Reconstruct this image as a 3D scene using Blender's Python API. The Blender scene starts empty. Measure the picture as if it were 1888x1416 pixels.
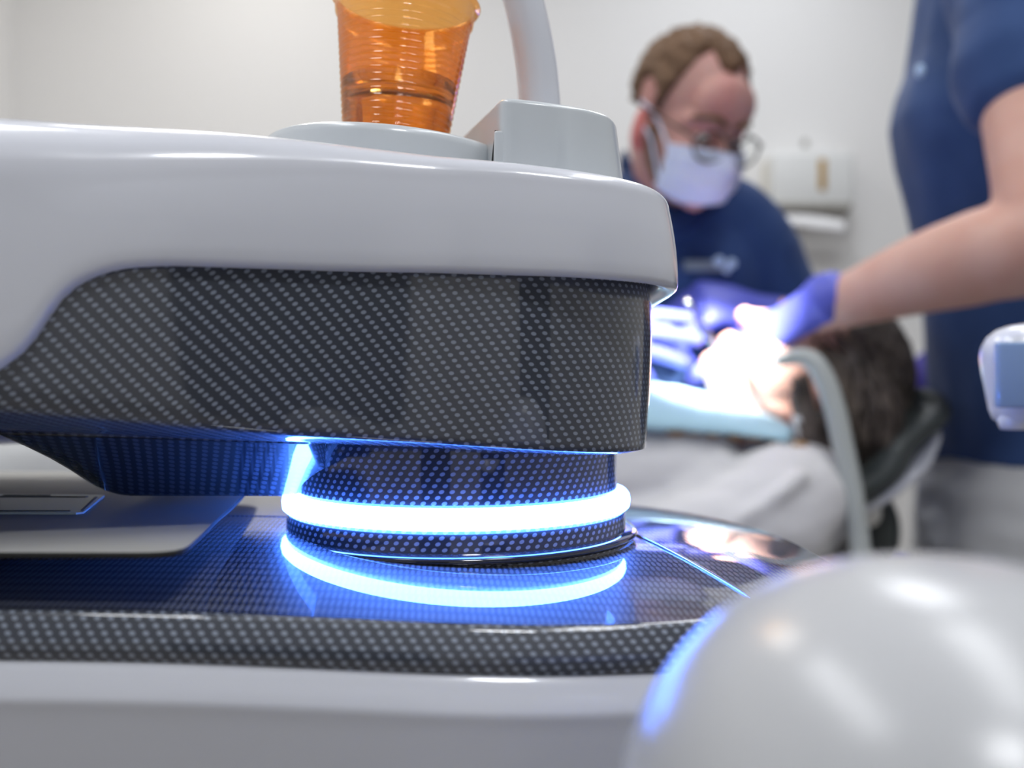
import bpy, bmesh, math, random
from mathutils import Vector, Matrix, noise, Euler
random.seed(7)
sc = bpy.context.scene
col = sc.collection
PI = math.pi
V = Vector

# ---------------------------------------------------------------- camera
EYE = V((0, 0, 0.92)); F = 1700.0            # eye height and focal length in pixels of the 1888 frame
cam_d = bpy.data.cameras.new('camera'); cam = bpy.data.objects.new('camera', cam_d); col.objects.link(cam)
cam.location = EYE; cam.rotation_euler = (PI / 2, 0, 0)
cam_d.sensor_width = 36; cam_d.lens = 36 * F / 1888; cam_d.clip_start = 0.01
cam_d.dof.use_dof = True; cam_d.dof.focus_distance = 0.372; cam_d.dof.aperture_fstop = 4.9
sc.camera = cam

# ---------------------------------------------------------------- world, lights, exposure
w = bpy.data.worlds.new('world'); sc.world = w; w.use_nodes = True
w.node_tree.nodes['Background'].inputs[0].default_value = (0.9, 0.95, 1, 1)
w.node_tree.nodes['Background'].inputs[1].default_value = 0.1
sc.view_settings.view_transform = 'Standard'; sc.view_settings.look = 'None'
sc.view_settings.exposure = 0.0; sc.view_settings.gamma = 1.0

def area(name, loc, size, power, color=(1, 1, 1), shape='RECTANGLE'):
    l = bpy.data.lights.new(name, 'AREA'); l.shape = shape; l.size = size[0]
    if shape == 'RECTANGLE': l.size_y = size[1]
    l.energy = power; l.color = color
    o = bpy.data.objects.new(name, l); col.objects.link(o); o.location = loc
    return o
area('ceiling_panel_light', (-0.75, 0.35, 2.57), (0.3, 1.3), 13, (0.95, 0.97, 1.0))
area('ceiling_panel_light', (0.55, 0.35, 2.57), (0.3, 1.3), 13, (0.95, 0.97, 1.0))
area('ceiling_panel_light', (-0.75, 2.05, 2.57), (0.3, 1.0), 11, (1.0, 0.97, 0.93))
area('ceiling_panel_light', (0.75, 2.0, 2.57), (0.3, 1.0), 12, (0.92, 0.95, 1.0))
area('ceiling_round_light', (0.3, -0.75, 2.57), (0.34, 0.34), 13, (0.95, 0.97, 1.0), 'DISK')

def P(u, v, d):                              # a point of the room seen at pixel (u, v), d metres in front of the lens
    return V(((u - 944) / F * d, d, EYE.z - (v - 708) / F * d))
E = EYE.z
MOUTH = P(1305, 648, 1.255)
sp = bpy.data.lights.new('treatment_lamp_beam', 'SPOT'); sp.energy = 900; sp.spot_size = math.radians(10.5); sp.spot_blend = 0.3
sp.shadow_soft_size = 0.035; sp.color = (1, 0.98, 0.95)
so = bpy.data.objects.new('treatment_lamp_beam', sp); col.objects.link(so); so.location = (0.05, 0.42, 1.86)
so.rotation_euler = (MOUTH - so.location).to_track_quat('-Z', 'Y').to_euler()

# ---------------------------------------------------------------- materials
M = {}
def nodes(m):
    m.use_nodes = True
    return m.node_tree, m.node_tree.nodes['Principled BSDF']
def mat(name, c, rough=0.5, metal=0.0, coat=0.0, spec=0.5, emis=None, es=0.0, trans=0.0, ior=1.45, bump=None, var=None, sheen=0.0, sss=0.0):
    m = bpy.data.materials.new(name); nt, b = nodes(m)
    b.inputs['Base Color'].default_value = (*c, 1); b.inputs['Roughness'].default_value = rough
    b.inputs['Metallic'].default_value = metal; b.inputs['Coat Weight'].default_value = coat
    b.inputs['Coat Roughness'].default_value = 0.03
    b.inputs['Specular IOR Level'].default_value = spec; b.inputs['Transmission Weight'].default_value = trans
    b.inputs['IOR'].default_value = ior; b.inputs['Sheen Weight'].default_value = sheen
    if sss:
        b.inputs['Subsurface Weight'].default_value = sss; b.inputs['Subsurface Radius'].default_value = (0.01, 0.004, 0.002)
    if emis:
        b.inputs['Emission Color'].default_value = (*emis, 1); b.inputs['Emission Strength'].default_value = es
    tc = None
    if bump or var:
        tc = nt.nodes.new('ShaderNodeTexCoord')
    if bump:
        sc_, st, dist, stretch = bump
        mp = nt.nodes.new('ShaderNodeMapping'); mp.inputs['Scale'].default_value = stretch
        nt.links.new(tc.outputs['Object'], mp.inputs[0])
        n = nt.nodes.new('ShaderNodeTexNoise'); n.inputs['Scale'].default_value = sc_; n.inputs['Detail'].default_value = 4
        nt.links.new(mp.outputs[0], n.inputs['Vector'])
        bp = nt.nodes.new('ShaderNodeBump'); bp.inputs['Strength'].default_value = st; bp.inputs['Distance'].default_value = dist
        nt.links.new(n.outputs['Fac'], bp.inputs['Height']); nt.links.new(bp.outputs[0], b.inputs['Normal'])
    if var:
        sc_, c2, lo, hi = var[:4]
        n = nt.nodes.new('ShaderNodeTexNoise'); n.inputs['Scale'].default_value = sc_; n.inputs['Detail'].default_value = 3
        src = tc.outputs['Object']
        if len(var) > 4:
            mp = nt.nodes.new('ShaderNodeMapping'); mp.inputs['Scale'].default_value = var[4]
            nt.links.new(src, mp.inputs[0]); src = mp.outputs[0]
        nt.links.new(src, n.inputs['Vector'])
        r = nt.nodes.new('ShaderNodeValToRGB')
        r.color_ramp.elements[0].position = lo; r.color_ramp.elements[0].color = (*c, 1)
        r.color_ramp.elements[1].position = hi; r.color_ramp.elements[1].color = (*c2, 1)
        nt.links.new(n.outputs['Fac'], r.inputs[0]); nt.links.new(r.outputs[0], b.inputs['Base Color'])
    M[name] = m
    return m

def carbon(name, px, py, dot, base, size=0.30, dust=0.0):
    """lacquered carbon weave: rows of pale oblong stitches on near-black, under a clear glossy coat (pattern from UVs in metres)"""
    m = bpy.data.materials.new(name); nt, b = nodes(m); N = nt.nodes; L = nt.links
    def math_(op, a, c=None):
        n = N.new('ShaderNodeMath'); n.operation = op
        for i, x in enumerate((a, c)):
            if x is None: continue
            if isinstance(x, (int, float)): n.inputs[i].default_value = x
            else: L.new(x, n.inputs[i])
        return n.outputs[0]
    tc = N.new('ShaderNodeTexCoord'); s = N.new('ShaderNodeSeparateXYZ'); L.new(tc.outputs['UV'], s.inputs[0])
    a = math_('DIVIDE', s.outputs[0], px); bb = math_('DIVIDE', s.outputs[1], py)
    row = math_('FLOOR', bb)
    a = math_('ADD', a, math_('MULTIPLY', row, 0.36))
    da = math_('SUBTRACT', math_('FRACT', a), 0.5); db = math_('SUBTRACT', math_('FRACT', bb), 0.5)
    dx = math_('ADD', da, math_('MULTIPLY', db, 0.18))
    dy = math_('MULTIPLY', db, 0.72)
    d = math_('SQRT', math_('ADD', math_('MULTIPLY', dx, dx), math_('MULTIPLY', dy, dy)))
    mr = N.new('ShaderNodeMapRange'); mr.interpolation_type = 'SMOOTHSTEP'
    L.new(d, mr.inputs[0]); mr.inputs[1].default_value = size; mr.inputs[2].default_value = size * 0.62
    mx = N.new('ShaderNodeMix'); mx.data_type = 'RGBA'
    mx.inputs[6].default_value = (*base, 1); mx.inputs[7].default_value = (*dot, 1); L.new(mr.outputs[0], mx.inputs[0])
    out = mx.outputs[2]
    if dust:
        vz = N.new('ShaderNodeTexVoronoi'); vz.inputs['Scale'].default_value = 420; L.new(tc.outputs['UV'], vz.inputs['Vector'])
        r2 = N.new('ShaderNodeMapRange'); L.new(vz.outputs['Distance'], r2.inputs[0])
        r2.inputs[1].default_value = 0.12; r2.inputs[2].default_value = 0.06
        nz = N.new('ShaderNodeTexNoise'); nz.inputs['Scale'].default_value = 60; L.new(tc.outputs['UV'], nz.inputs['Vector'])
        r3 = N.new('ShaderNodeMapRange'); L.new(nz.outputs['Fac'], r3.inputs[0]); r3.inputs[1].default_value = 0.5; r3.inputs[2].default_value = 0.75
        k = math_('MULTIPLY', math_('MULTIPLY', r2.outputs[0], r3.outputs[0]), dust)
        m2 = N.new('ShaderNodeMix'); m2.data_type = 'RGBA'; L.new(out, m2.inputs[6]); m2.inputs[7].default_value = (0.7, 0.72, 0.75, 1)
        L.new(k, m2.inputs[0]); out = m2.outputs[2]
    L.new(out, b.inputs['Base Color'])
    b.inputs['Roughness'].default_value = 0.45; b.inputs['Specular IOR Level'].default_value = 0.35
    b.inputs['Coat Weight'].default_value = 1.0; b.inputs['Coat Roughness'].default_value = 0.012; b.inputs['Coat IOR'].default_value = 1.6
    M[name] = m

carbon('carbon_face', 0.0043, 0.0023, (0.26, 0.30, 0.375), (0.047, 0.054, 0.072), 0.28)
carbon('carbon_deck', 0.0022, 0.0075, (0.115, 0.125, 0.15), (0.010, 0.011, 0.015), 0.40, 0.9)
carbon('carbon_keel', 0.0042, 0.0052, (0.07, 0.078, 0.095), (0.006, 0.007, 0.010), 0.34)
carbon('carbon_neck', 0.0042, 0.0023, (0.20, 0.22, 0.26), (0.015, 0.017, 0.023))
WHITE = (0.70, 0.72, 0.785)
mat('white_plastic', WHITE, 0.22, coat=0.5)
mat('grey_plastic', (0.60, 0.64, 0.67), 0.28, coat=0.3)
mat('dome_plastic', (0.50, 0.51, 0.53), 0.24, spec=0.5)
mat('dark_gloss', (0.02, 0.022, 0.03), 0.08, coat=1.0)
mat('dark_gap', (0.01, 0.01, 0.012), 0.5)
mat('led', (0.1, 0.1, 0.1), 0.5, emis=(0.060, 0.20, 1.0), es=54)
mat('chrome', (0.75, 0.76, 0.78), 0.08, metal=1.0)
mat('clear_edge', (0.8, 0.85, 0.95), 0.05, trans=0.8)
mat('tray_glass', (0.40, 0.395, 0.37), 0.4, spec=0.12)
mat('tray_rim', (0.03, 0.03, 0.03), 0.7, spec=0.1)
mat('sticker', (0.74, 0.90, 0.87), 0.3, spec=0.5)
mat('sticker_print', (0.16, 0.19, 0.20), 0.5)
mat('water', (1, 1, 1), 0.0, trans=1.0, ior=1.33)
mat('navy_shirt', (0.026, 0.058, 0.165), 0.85, spec=0.2, sheen=0.15, bump=(420, 0.25, 0.002, (1, 1, 1)), var=(9, (0.045, 0.090, 0.23), 0.35, 0.7))
mat('navy_collar', (0.014, 0.032, 0.10), 0.85, spec=0.2)
mat('skin', (0.60, 0.34, 0.27), 0.5, spec=0.35, sss=0.15, var=(14, (0.66, 0.42, 0.35), 0.35, 0.65))
mat('face_skin', (0.57, 0.34, 0.29), 0.48, spec=0.35, sss=0.15, var=(16, (0.56, 0.27, 0.24), 0.35, 0.65))
mat('ear_skin', (0.62, 0.19, 0.17), 0.5, spec=0.3, sss=0.15)
mat('brown_hair', (0.12, 0.066, 0.036), 0.6, spec=0.3, bump=(60, 0.6, 0.01, (1, 5, 1)), var=(45, (0.23, 0.135, 0.078), 0.3, 0.75, (1, 4, 1)))
mat('dark_hair', (0.045, 0.036, 0.031), 0.5, spec=0.4, bump=(60, 0.6, 0.01, (4, 1, 1)), var=(55, (0.20, 0.17, 0.15), 0.35, 0.75, (1, 6, 1)))
mat('hair_strand', (0.16, 0.13, 0.11), 0.45, spec=0.4, var=(30, (0.05, 0.04, 0.035), 0.4, 0.65))
mat('mask_fabric', (0.66, 0.72, 0.88), 0.8, spec=0.15, bump=(300, 0.2, 0.001, (1, 1, 1)))
mat('glove', (0.115, 0.135, 0.60), 0.42, spec=0.4, bump=(55, 0.35, 0.004, (1, 1, 1)))
mat('glove_dark', (0.035, 0.03, 0.30), 0.6)
mat('eye_white', (0.75, 0.72, 0.70), 0.2)
mat('iris', (0.03, 0.025, 0.02), 0.2)
mat('frame_metal', (0.045, 0.045, 0.04), 0.35, metal=0.3)
mat('lens', (0.97, 0.98, 0.97), 0.02, trans=1.0, ior=1.03)
mat('sweater', (0.66, 0.655, 0.665), 0.9, spec=0.15, bump=(260, 0.3, 0.002, (1, 1, 1)))
mat('bib', (0.40, 0.61, 0.72), 0.8, spec=0.15, bump=(220, 0.2, 0.001, (1, 1, 1)))
mat('ornament', (0.42, 0.24, 0.10), 0.6)
mat('gold', (0.75, 0.5, 0.2), 0.25, metal=1.0)
mat('pearl', (0.85, 0.85, 0.83), 0.15, coat=0.5)
mat('trousers', (0.58, 0.59, 0.59), 0.9, spec=0.15, bump=(200, 0.3, 0.002, (1, 1, 1)))
mat('hose', (0.42, 0.45, 0.44), 0.45)
mat('headrest_pad', (0.050, 0.060, 0.060), 0.42, bump=(60, 0.2, 0.003, (1, 1, 1)))
mat('chair_pad', (0.28, 0.27, 0.26), 0.5)
mat('purple_pad', (0.06, 0.045, 0.36), 0.6)
mat('device_panel', (0.27, 0.39, 0.62), 0.15, coat=0.5)
mat('dispenser_white', (0.72, 0.73, 0.72), 0.4)
mat('dispenser_side', (0.74, 0.70, 0.60), 0.4)
mat('amber_window', (0.42, 0.25, 0.06), 0.2)
mat('tray_grey', (0.36, 0.35, 0.32), 0.4)
mat('paper', (0.82, 0.82, 0.83), 0.9)
mat('badge_grey', (0.20, 0.25, 0.30), 0.8)
mat('badge_blue', (0.45, 0.60, 0.82), 0.8)
mat('wall_paint', (0.80, 0.795, 0.785), 0.75, spec=0.2, bump=(180, 0.06, 0.002, (1, 1, 1)))
mat('ceiling_paint', (0.82, 0.82, 0.82), 0.8, spec=0.2)
mat('floor_vinyl', (0.33, 0.30, 0.27), 0.35, var=(40, (0.38, 0.35, 0.32), 0.4, 0.6))
mat('cabinet_grey', (0.14, 0.15, 0.17), 0.4)
mat('door_paint', (0.42, 0.43, 0.45), 0.4)
mat('reflection_dark', (0.035, 0.040, 0.055), 0.4)  # for the unseen slabs added behind the lens

def cup_material():
    m = bpy.data.materials.new('orange_cup'); m.use_nodes = True; nt = m.node_tree; N = nt.nodes; L = nt.links
    N.remove(N['Principled BSDF']); out = N['Material Output']
    tr = N.new('ShaderNodeBsdfTransparent'); tr.inputs[0].default_value = (1.0, 0.74, 0.38, 1)
    tl = N.new('ShaderNodeBsdfTranslucent'); tl.inputs[0].default_value = (1.0, 0.34, 0.035, 1)
    df = N.new('ShaderNodeBsdfDiffuse'); df.inputs[0].default_value = (1.0, 0.32, 0.03, 1)
    gl = N.new('ShaderNodeBsdfGlossy'); gl.inputs['Roughness'].default_value = 0.08
    m1 = N.new('ShaderNodeMixShader'); m1.inputs[0].default_value = 0.5; L.new(tl.outputs[0], m1.inputs[1]); L.new(df.outputs[0], m1.inputs[2])
    m2 = N.new('ShaderNodeMixShader'); m2.inputs[0].default_value = 0.13; L.new(tr.outputs[0], m2.inputs[1]); L.new(m1.outputs[0], m2.inputs[2])
    lw = N.new('ShaderNodeLayerWeight'); lw.inputs[0].default_value = 0.5; pw = N.new('ShaderNodeMath'); pw.operation = 'POWER'; pw.inputs[1].default_value = 2.2
    L.new(lw.outputs['Facing'], pw.inputs[0]); fr = N.new('ShaderNodeMath'); fr.operation = 'MULTIPLY_ADD'; L.new(pw.outputs[0], fr.inputs[0]); fr.inputs[1].default_value = 0.45; fr.inputs[2].default_value = 0.045
    m3 = N.new('ShaderNodeMixShader'); L.new(fr.outputs[0], m3.inputs[0]); L.new(m2.outputs[0], m3.inputs[1]); L.new(gl.outputs[0], m3.inputs[2])
    L.new(m3.outputs[0], out.inputs[0]); M['orange_cup'] = m
cup_material()

# ---------------------------------------------------------------- helpers
def wloc(o):
    p = V((0, 0, 0))
    while o: p += o.location; o = o.parent
    return p
def tagit(o, label=None, cat=None, group=None, kind=None):
    for k, x in (('label', label), ('category', cat), ('group', group), ('kind', kind)):
        if x: o[k] = x
    return o
def empty(name, base, label, cat):
    o = bpy.data.objects.new(name, None); o.empty_display_size = 0.05; col.objects.link(o); o.location = base
    return tagit(o, label, cat)
def add(name, me, m, parent=None, base=None, smooth=True, label=None, cat=None, kind=None):
    """links a mesh given in room coordinates; a top-level one gets its origin at its base"""
    if parent is not None: b = wloc(parent)
    elif base is not None: b = V(base)
    else:
        xs = [v.co for v in me.vertices]
        b = V(((min(p.x for p in xs) + max(p.x for p in xs)) / 2, (min(p.y for p in xs) + max(p.y for p in xs)) / 2, min(p.z for p in xs)))
    me.transform(Matrix.Translation(-b)); me.name = name
    if not me.materials: me.materials.append(M[m] if isinstance(m, str) else m)
    if smooth:
        for p in me.polygons: p.use_smooth = True
    o = bpy.data.objects.new(name, me); col.objects.link(o)
    if parent is not None: o.parent = parent
    else: o.location = b
    return tagit(o, label, cat, None, kind)
def bm_mesh(bm):
    bmesh.ops.recalc_face_normals(bm, faces=bm.faces)
    me = bpy.data.meshes.new('m'); bm.to_mesh(me); bm.free(); return me
def smooth_angle(o, deg=35):
    me = o.data
    try: me.set_sharp_from_angle(angle=math.radians(deg))
    except Exception: pass
    return o

def lerp(a, b, t): return a + (b - a) * t
def table(t, x):
    if x <= t[0][0]: return t[0][1]
    for (x0, y0), (x1, y1) in zip(t, t[1:]):
        if x <= x1:
            s = (x - x0) / (x1 - x0)
            return lerp(y0, y1, s)
    return t[-1][1]
def tsm(t, x, w=0.03): return sum(table(t, x + w * k / 6) for k in range(-6, 7)) / 13
def catmull(pts, sub=8, closed=False):
    n = len(pts); out = []
    rng = range(n if closed else n - 1)
    for i in rng:
        if closed: p0, p1, p2, p3 = pts[i - 1], pts[i], pts[(i + 1) % n], pts[(i + 2) % n]
        else: p0, p1, p2, p3 = pts[max(i - 1, 0)], pts[i], pts[i + 1], pts[min(i + 2, n - 1)]
        for k in range(sub):
            t = k / sub
            out.append(0.5 * ((2 * p1) + (p2 - p0) * t + (2 * p0 - 5 * p1 + 4 * p2 - p3) * t * t + (3 * p1 - p0 - 3 * p2 + p3) * t ** 3))
    if not closed: out.append(pts[-1].copy())
    return out
def resample(pts, n):                        # closed polyline -> n even points
    L = [0.0]
    for i in range(len(pts)): L.append(L[-1] + (pts[(i + 1) % len(pts)] - pts[i]).length)
    out = []; j = 0
    for k in range(n):
        s = L[-1] * k / n
        while L[j + 1] < s: j += 1
        t = (s - L[j]) / max(L[j + 1] - L[j], 1e-9)
        out.append(pts[j].lerp(pts[(j + 1) % len(pts)], t))
    return out
def smooth_poly(pts, it):
    for _ in range(it):
        n = len(pts); pts = [(pts[i - 1] + pts[i] * 2 + pts[(i + 1) % n]) / 4 for i in range(n)]
    return pts
def offset(pts, d):                          # counter-clockwise outline, outward for d > 0; d may be a function of the point
    n = len(pts); out = []
    for i, p in enumerate(pts):
        t = (pts[(i + 1) % n] - pts[i - 1]).normalized()
        k = d(p) if callable(d) else d
        out.append(V((p.x + t.y * k, p.y - t.x * k)))
    return out
def loft(rings, closed=True, cap0=False, cap1=False, planar=False):
    """skin over rings of equal length; UVs in metres"""
    bm = bmesh.new(); uvl = bm.loops.layers.uv.new('UVMap')
    n = len(rings[0]); vs = [[bm.verts.new(p) for p in r] for r in rings]
    mid = rings[len(rings) // 2]; U = [0.0]
    for i in range(n): U.append(U[-1] + (mid[(i + 1) % n] - mid[i]).length)
    W = [[rings[0][j].z for j in range(n)]]
    for i in range(1, len(rings)): W.append([W[-1][j] + (rings[i][j] - rings[i - 1][j]).length for j in range(n)])
    for i in range(len(rings) - 1):
        for j in range(n if closed else n - 1):
            k = (j + 1) % n
            try: f = bm.faces.new((vs[i][j], vs[i][k], vs[i + 1][k], vs[i + 1][j]))
            except ValueError: continue
            uv = ((U[j], W[i][j]), (U[j + 1], W[i][k]), (U[j + 1], W[i + 1][k]), (U[j], W[i + 1][j]))
            for lp, q in zip(f.loops, uv):
                lp[uvl].uv = (lp.vert.co.x, lp.vert.co.y) if planar else q
    for flag, r in ((cap0, vs[0]), (cap1, vs[-1])):
        if flag:
            f = bm.faces.new(r)
            for lp in f.loops: lp[uvl].uv = (lp.vert.co.x, lp.vert.co.y)
    return bm_mesh(bm)
def lathe(prof, c=V((0, 0, 0)), n=96, rot=None):
    rings = []
    for r, z in prof:
        ring = [V((r * math.cos(2 * PI * k / n), r * math.sin(2 * PI * k / n), z)) for k in range(n)]
        if rot: ring = [rot @ p for p in ring]
        rings.append([p + c for p in ring])
    return loft(rings, cap0=prof[0][0] > 1e-4, cap1=prof[-1][0] > 1e-4)
def box(bm, c, s, rot=None, bev=0.0):
    r = bmesh.ops.create_cube(bm, size=1.0); vs = r['verts']
    for v in vs:
        v.co = V((v.co.x * s[0], v.co.y * s[1], v.co.z * s[2]))
    if bev:
        es = list({e for v in vs for e in v.link_edges})
        rb = bmesh.ops.bevel(bm, geom=es, offset=bev, segments=3, affect='EDGES', profile=0.5)
        vs = list({v for f in rb['faces'] for v in f.verts} | {v for v in vs if v.is_valid})
    for v in vs:
        p = v.co
        if rot: p = rot @ p
        v.co = p + V(c)
def box_mesh(c, s, rot=None, bev=0.0):
    bm = bmesh.new(); box(bm, c, s, rot, bev); return bm_mesh(bm)
def tube(bm, pts, rads, n=16, sub=6, up=V((0, 0, 1)), capped=True):
    """round or elliptical limb through pts; rads are numbers or (side, up) pairs, rounded ends"""
    rr = [V((r, r)) if isinstance(r, (int, float)) else V(r) for r in rads]
    path = catmull([V(p) for p in pts], sub); R = catmull(rr, sub)
    rings = []
    m = len(path)
    for i, p in enumerate(path):
        t = (path[min(i + 1, m - 1)] - path[max(i - 1, 0)]).normalized()
        s = t.cross(up)
        if s.length < 1e-3: s = t.cross(V((0, 1, 0)))
        s.normalize(); q = s.cross(t).normalized()
        rings.append((p, t, s, q, R[i]))
    out = []
    if capped:
        p, t, s, q, r = rings[0]; k = min(r)
        for a in (85, 60, 35): out.append((p - t * k * math.sin(math.radians(a)), s, q, r * math.cos(math.radians(a))))
    for p, t, s, q, r in rings: out.append((p, s, q, r))
    if capped:
        p, t, s, q, r = rings[-1]; k = min(r)
        for a in (35, 60, 85): out.append((p + t * k * math.sin(math.radians(a)), s, q, r * math.cos(math.radians(a))))
    vs = [[bm.verts.new(p + s * r.x * math.cos(2 * PI * k / n) + q * r.y * math.sin(2 * PI * k / n)) for k in range(n)] for p, s, q, r in out]
    for i in range(len(vs) - 1):
        for k in range(n):
            bm.faces.new((vs[i][k], vs[i][(k + 1) % n], vs[i + 1][(k + 1) % n], vs[i + 1][k]))
    bm.faces.new(vs[0]); bm.faces.new(vs[-1])
def tube_mesh(pts, rads, **k):
    bm = bmesh.new(); tube(bm, pts, rads, **k); return bm_mesh(bm)
def ring_tube(pts, r, n=8):                  # closed loop tube
    bm = bmesh.new(); m = len(pts); vs = []
    nrm = sum(((pts[i] - pts[i - 1]).cross(pts[(i + 1) % m] - pts[i]) for i in range(m)), V((0, 0, 0))).normalized()
    for i, p in enumerate(pts):
        t = (pts[(i + 1) % m] - pts[i - 1]).normalized(); s = t.cross(nrm).normalized()
        vs.append([bm.verts.new(p + s * r * math.cos(2 * PI * k / n) + nrm * r * math.sin(2 * PI * k / n)) for k in range(n)])
    for i in range(m):
        for k in range(n):
            bm.faces.new((vs[i][k], vs[i][(k + 1) % n], vs[(i + 1) % m][(k + 1) % n], vs[(i + 1) % m][k]))
    return bm_mesh(bm)
def ell(bm, c, r, rot=None, seg=20):
    g = bmesh.ops.create_uvsphere(bm, u_segments=seg, v_segments=seg // 2 + 2, radius=1.0)
    for v in g['verts']:
        p = V((v.co.x * r[0], v.co.y * r[1], v.co.z * r[2]))
        if rot: p = rot @ p
        v.co = p + V(c)
def xform(bm, mtx, start=0):
    bm.verts.ensure_lookup_table()
    for v in bm.verts[start:]: v.co = mtx @ v.co
def merge(bm, voxel=0.005, smooth=6, disp=None):
    """one continuous surface over overlapping pieces; disp = (amplitude, frequency) of soft folds"""
    me = bm_mesh(bm); o = bpy.data.objects.new('tmp', me); col.objects.link(o)
    r = o.modifiers.new('r', 'REMESH'); r.mode = 'VOXEL'; r.voxel_size = voxel; r.adaptivity = 0.0
    if smooth:
        s = o.modifiers.new('s', 'SMOOTH'); s.factor = 0.5; s.iterations = smooth
    dg = bpy.context.evaluated_depsgraph_get()
    out = bpy.data.meshes.new_from_object(o.evaluated_get(dg)); bpy.data.objects.remove(o); bpy.data.meshes.remove(me)
    if disp:
        amp, fr = disp[:2]; st = disp[2] if len(disp) > 2 else (1, 1, 1)
        ns = [v.normal.copy() for v in out.vertices]
        for v, nn in zip(out.vertices, ns):
            q = V((v.co.x * st[0], v.co.y * st[1], v.co.z * st[2])) * fr
            k = noise.noise(q) + 0.5 * noise.noise(q * 2.1 + V((3, 1, 7)))
            v.co += nn * amp * k
    out.materials.clear()
    return out
def structure(name, c, s, m):
    o = add(name, box_mesh(c, s), m, smooth=False); o['kind'] = 'structure'; return o

# ---------------------------------------------------------------- the room
XL, XR, YB, YF, H = -1.573, 2.5, 2.9, -2.2, 2.6
floor = structure('floor', ((XL + XR) / 2, (YB + YF) / 2, -0.05), (XR - XL + 0.4, YB - YF + 0.4, 0.1), 'floor_vinyl')
structure('ceiling', ((XL + XR) / 2, (YB + YF) / 2, H + 0.05), (XR - XL + 0.4, YB - YF + 0.4, 0.1), 'ceiling_paint')
structure('wall_back', ((XL + XR) / 2, YB + 0.05, H / 2), (XR - XL + 0.2, 0.1, H), 'wall_paint')
structure('wall_left', (XL - 0.05, (YB + YF) / 2, H / 2), (0.1, YB - YF, H), 'wall_paint')
structure('wall_right', (XR + 0.05, (YB + YF) / 2, H / 2), (0.1, YB - YF, H), 'wall_paint')
structure('wall_front', ((XL + XR) / 2, YF - 0.05, H / 2), (XR - XL + 0.2, 0.1, H), 'wall_paint')
structure('baseboard_back', ((XL + XR) / 2, YB - 0.006, 0.04), (XR - XL, 0.012, 0.08), 'door_paint')
# unseen dark slabs added behind the lens for the glossy carbon to mirror
dr = structure('reflection_slab_1', (-0.55, YF + 0.025, 1.02), (0.9, 0.05, 2.04), 'reflection_dark')
structure('reflection_slab_2', (1.3, YF + 0.025, 1.02), (0.9, 0.05, 2.04), 'reflection_dark')
structure('reflection_strip_1', ((XL + XR) / 2, YF + 0.02, 2.12), (XR - XL, 0.04, 0.10), 'reflection_dark')

# ---------------------------------------------------------------- dental unit
unit = empty('dental_unit', (-0.08, 0.44, 0.0), 'white and carbon-look dental treatment unit with a glowing blue light ring', 'dental unit')
C = V((-0.0256, 0.435))
def superend(c, a, b, n, k=40):
    out = []
    for i in range(k + 1):
        t = -PI / 2 + PI * i / k; cs, sn = math.cos(t), math.sin(t)
        out.append(V((c.x + a * abs(cs) ** (2 / n), c.y + b * math.copysign(abs(sn) ** (2 / n), sn))))
    return out
front = [V(p) for p in ((-0.40, 0.250), (-0.26, 0.270), (-0.2085, 0.284), (-0.1666, 0.2995), (-0.104, 0.323), (-0.062, 0.3395))]
def module_outline(dy, a, b, n, N=360):
    fr = catmull([p + V((0, dy)) for p in front] + [V((C.x - 0.004, C.y - b))], 10)
    bk = [V((-0.06, C.y + b)), V((-0.2, C.y + b)), V((-0.40, C.y + b - 0.01))]
    return smooth_poly(resample(fr + superend(C, a, b, n) + bk, N), 4)
housing_o = module_outline(0.0, 0.0868, 0.087, 2.7)
shell_o = module_outline(-0.007, 0.0955, 0.0945, 5.0)
ZB = [(-0.4, 0.002), (-0.21, -0.0035), (-0.1666, -0.0065), (-0.13, -0.0118), (-0.07, -0.0192), (0, -0.0243), (0.062, -0.0283)]
ZL = [(-0.4, -0.04), (-0.2, -0.03), (-0.18, -0.008), (-0.1666, 0.003), (-0.156, 0.012), (-0.151, 0.0235), (-0.148, 0.0283), (-0.143, 0.0330), (-0.136, 0.0368), (-0.128, 0.0390), (-0.115, 0.0402), (-0.03, 0.0412), (0.02, 0.0398), (0.07, 0.0372)]
ZT = [(-0.4, 0.084), (-0.25, 0.0895), (-0.1666, 0.0915), (-0.1, 0.0920), (-0.06, 0.0898), (-0.03, 0.0872), (0.0, 0.0843), (0.04, 0.0792), (0.07, 0.0748)]
def med(p, x1=0.02):
    return V((min(max(p.x, -0.36), x1), 0.44))
# carbon housing
rings = []
BEV = [(-0.4, 0.014), (-0.18, 0.0135), (-0.13, 0.0085), (-0.07, 0.0035), (-0.02, 0.0022), (0.06, 0.0015)]
BIN = [(-0.4, 0.050), (-0.18, 0.046), (-0.13, 0.034), (-0.07, 0.014), (-0.02, 0.007), (0.06, 0.004)]
for k_in, k_dz in ((1.9, 1.04), (1.0, 1.0), (0.5, 0.62), (0.15, 0.26), (0.03, 0.06)):
    rings.append([V((q.x, q.y, E + tsm(ZB, q.x) - k_dz * tsm(BEV, q.x))) for q in offset(housing_o, lambda p, k_in=k_in: -k_in * tsm(BIN, p.x))])
rings.append([V((p.x, p.y, E + tsm(ZB, p.x) + 0.0028)) for p in housing_o])
zb_s = smooth = None
for t in (0.12, 0.25, 0.4, 0.55, 0.7, 0.85, 1.0):
    rings.append([V((p.x, p.y, E + lerp(tsm(ZB, p.x) + 0.0028, 0.060, t))) for p in offset(housing_o, 0.0022 * math.sin(PI * t * 0.9))])
add('arm_housing', loft(rings, cap0=True, cap1=True), 'carbon_face', unit, label='lacquered carbon-look side panel of the swivel arm')
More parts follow.
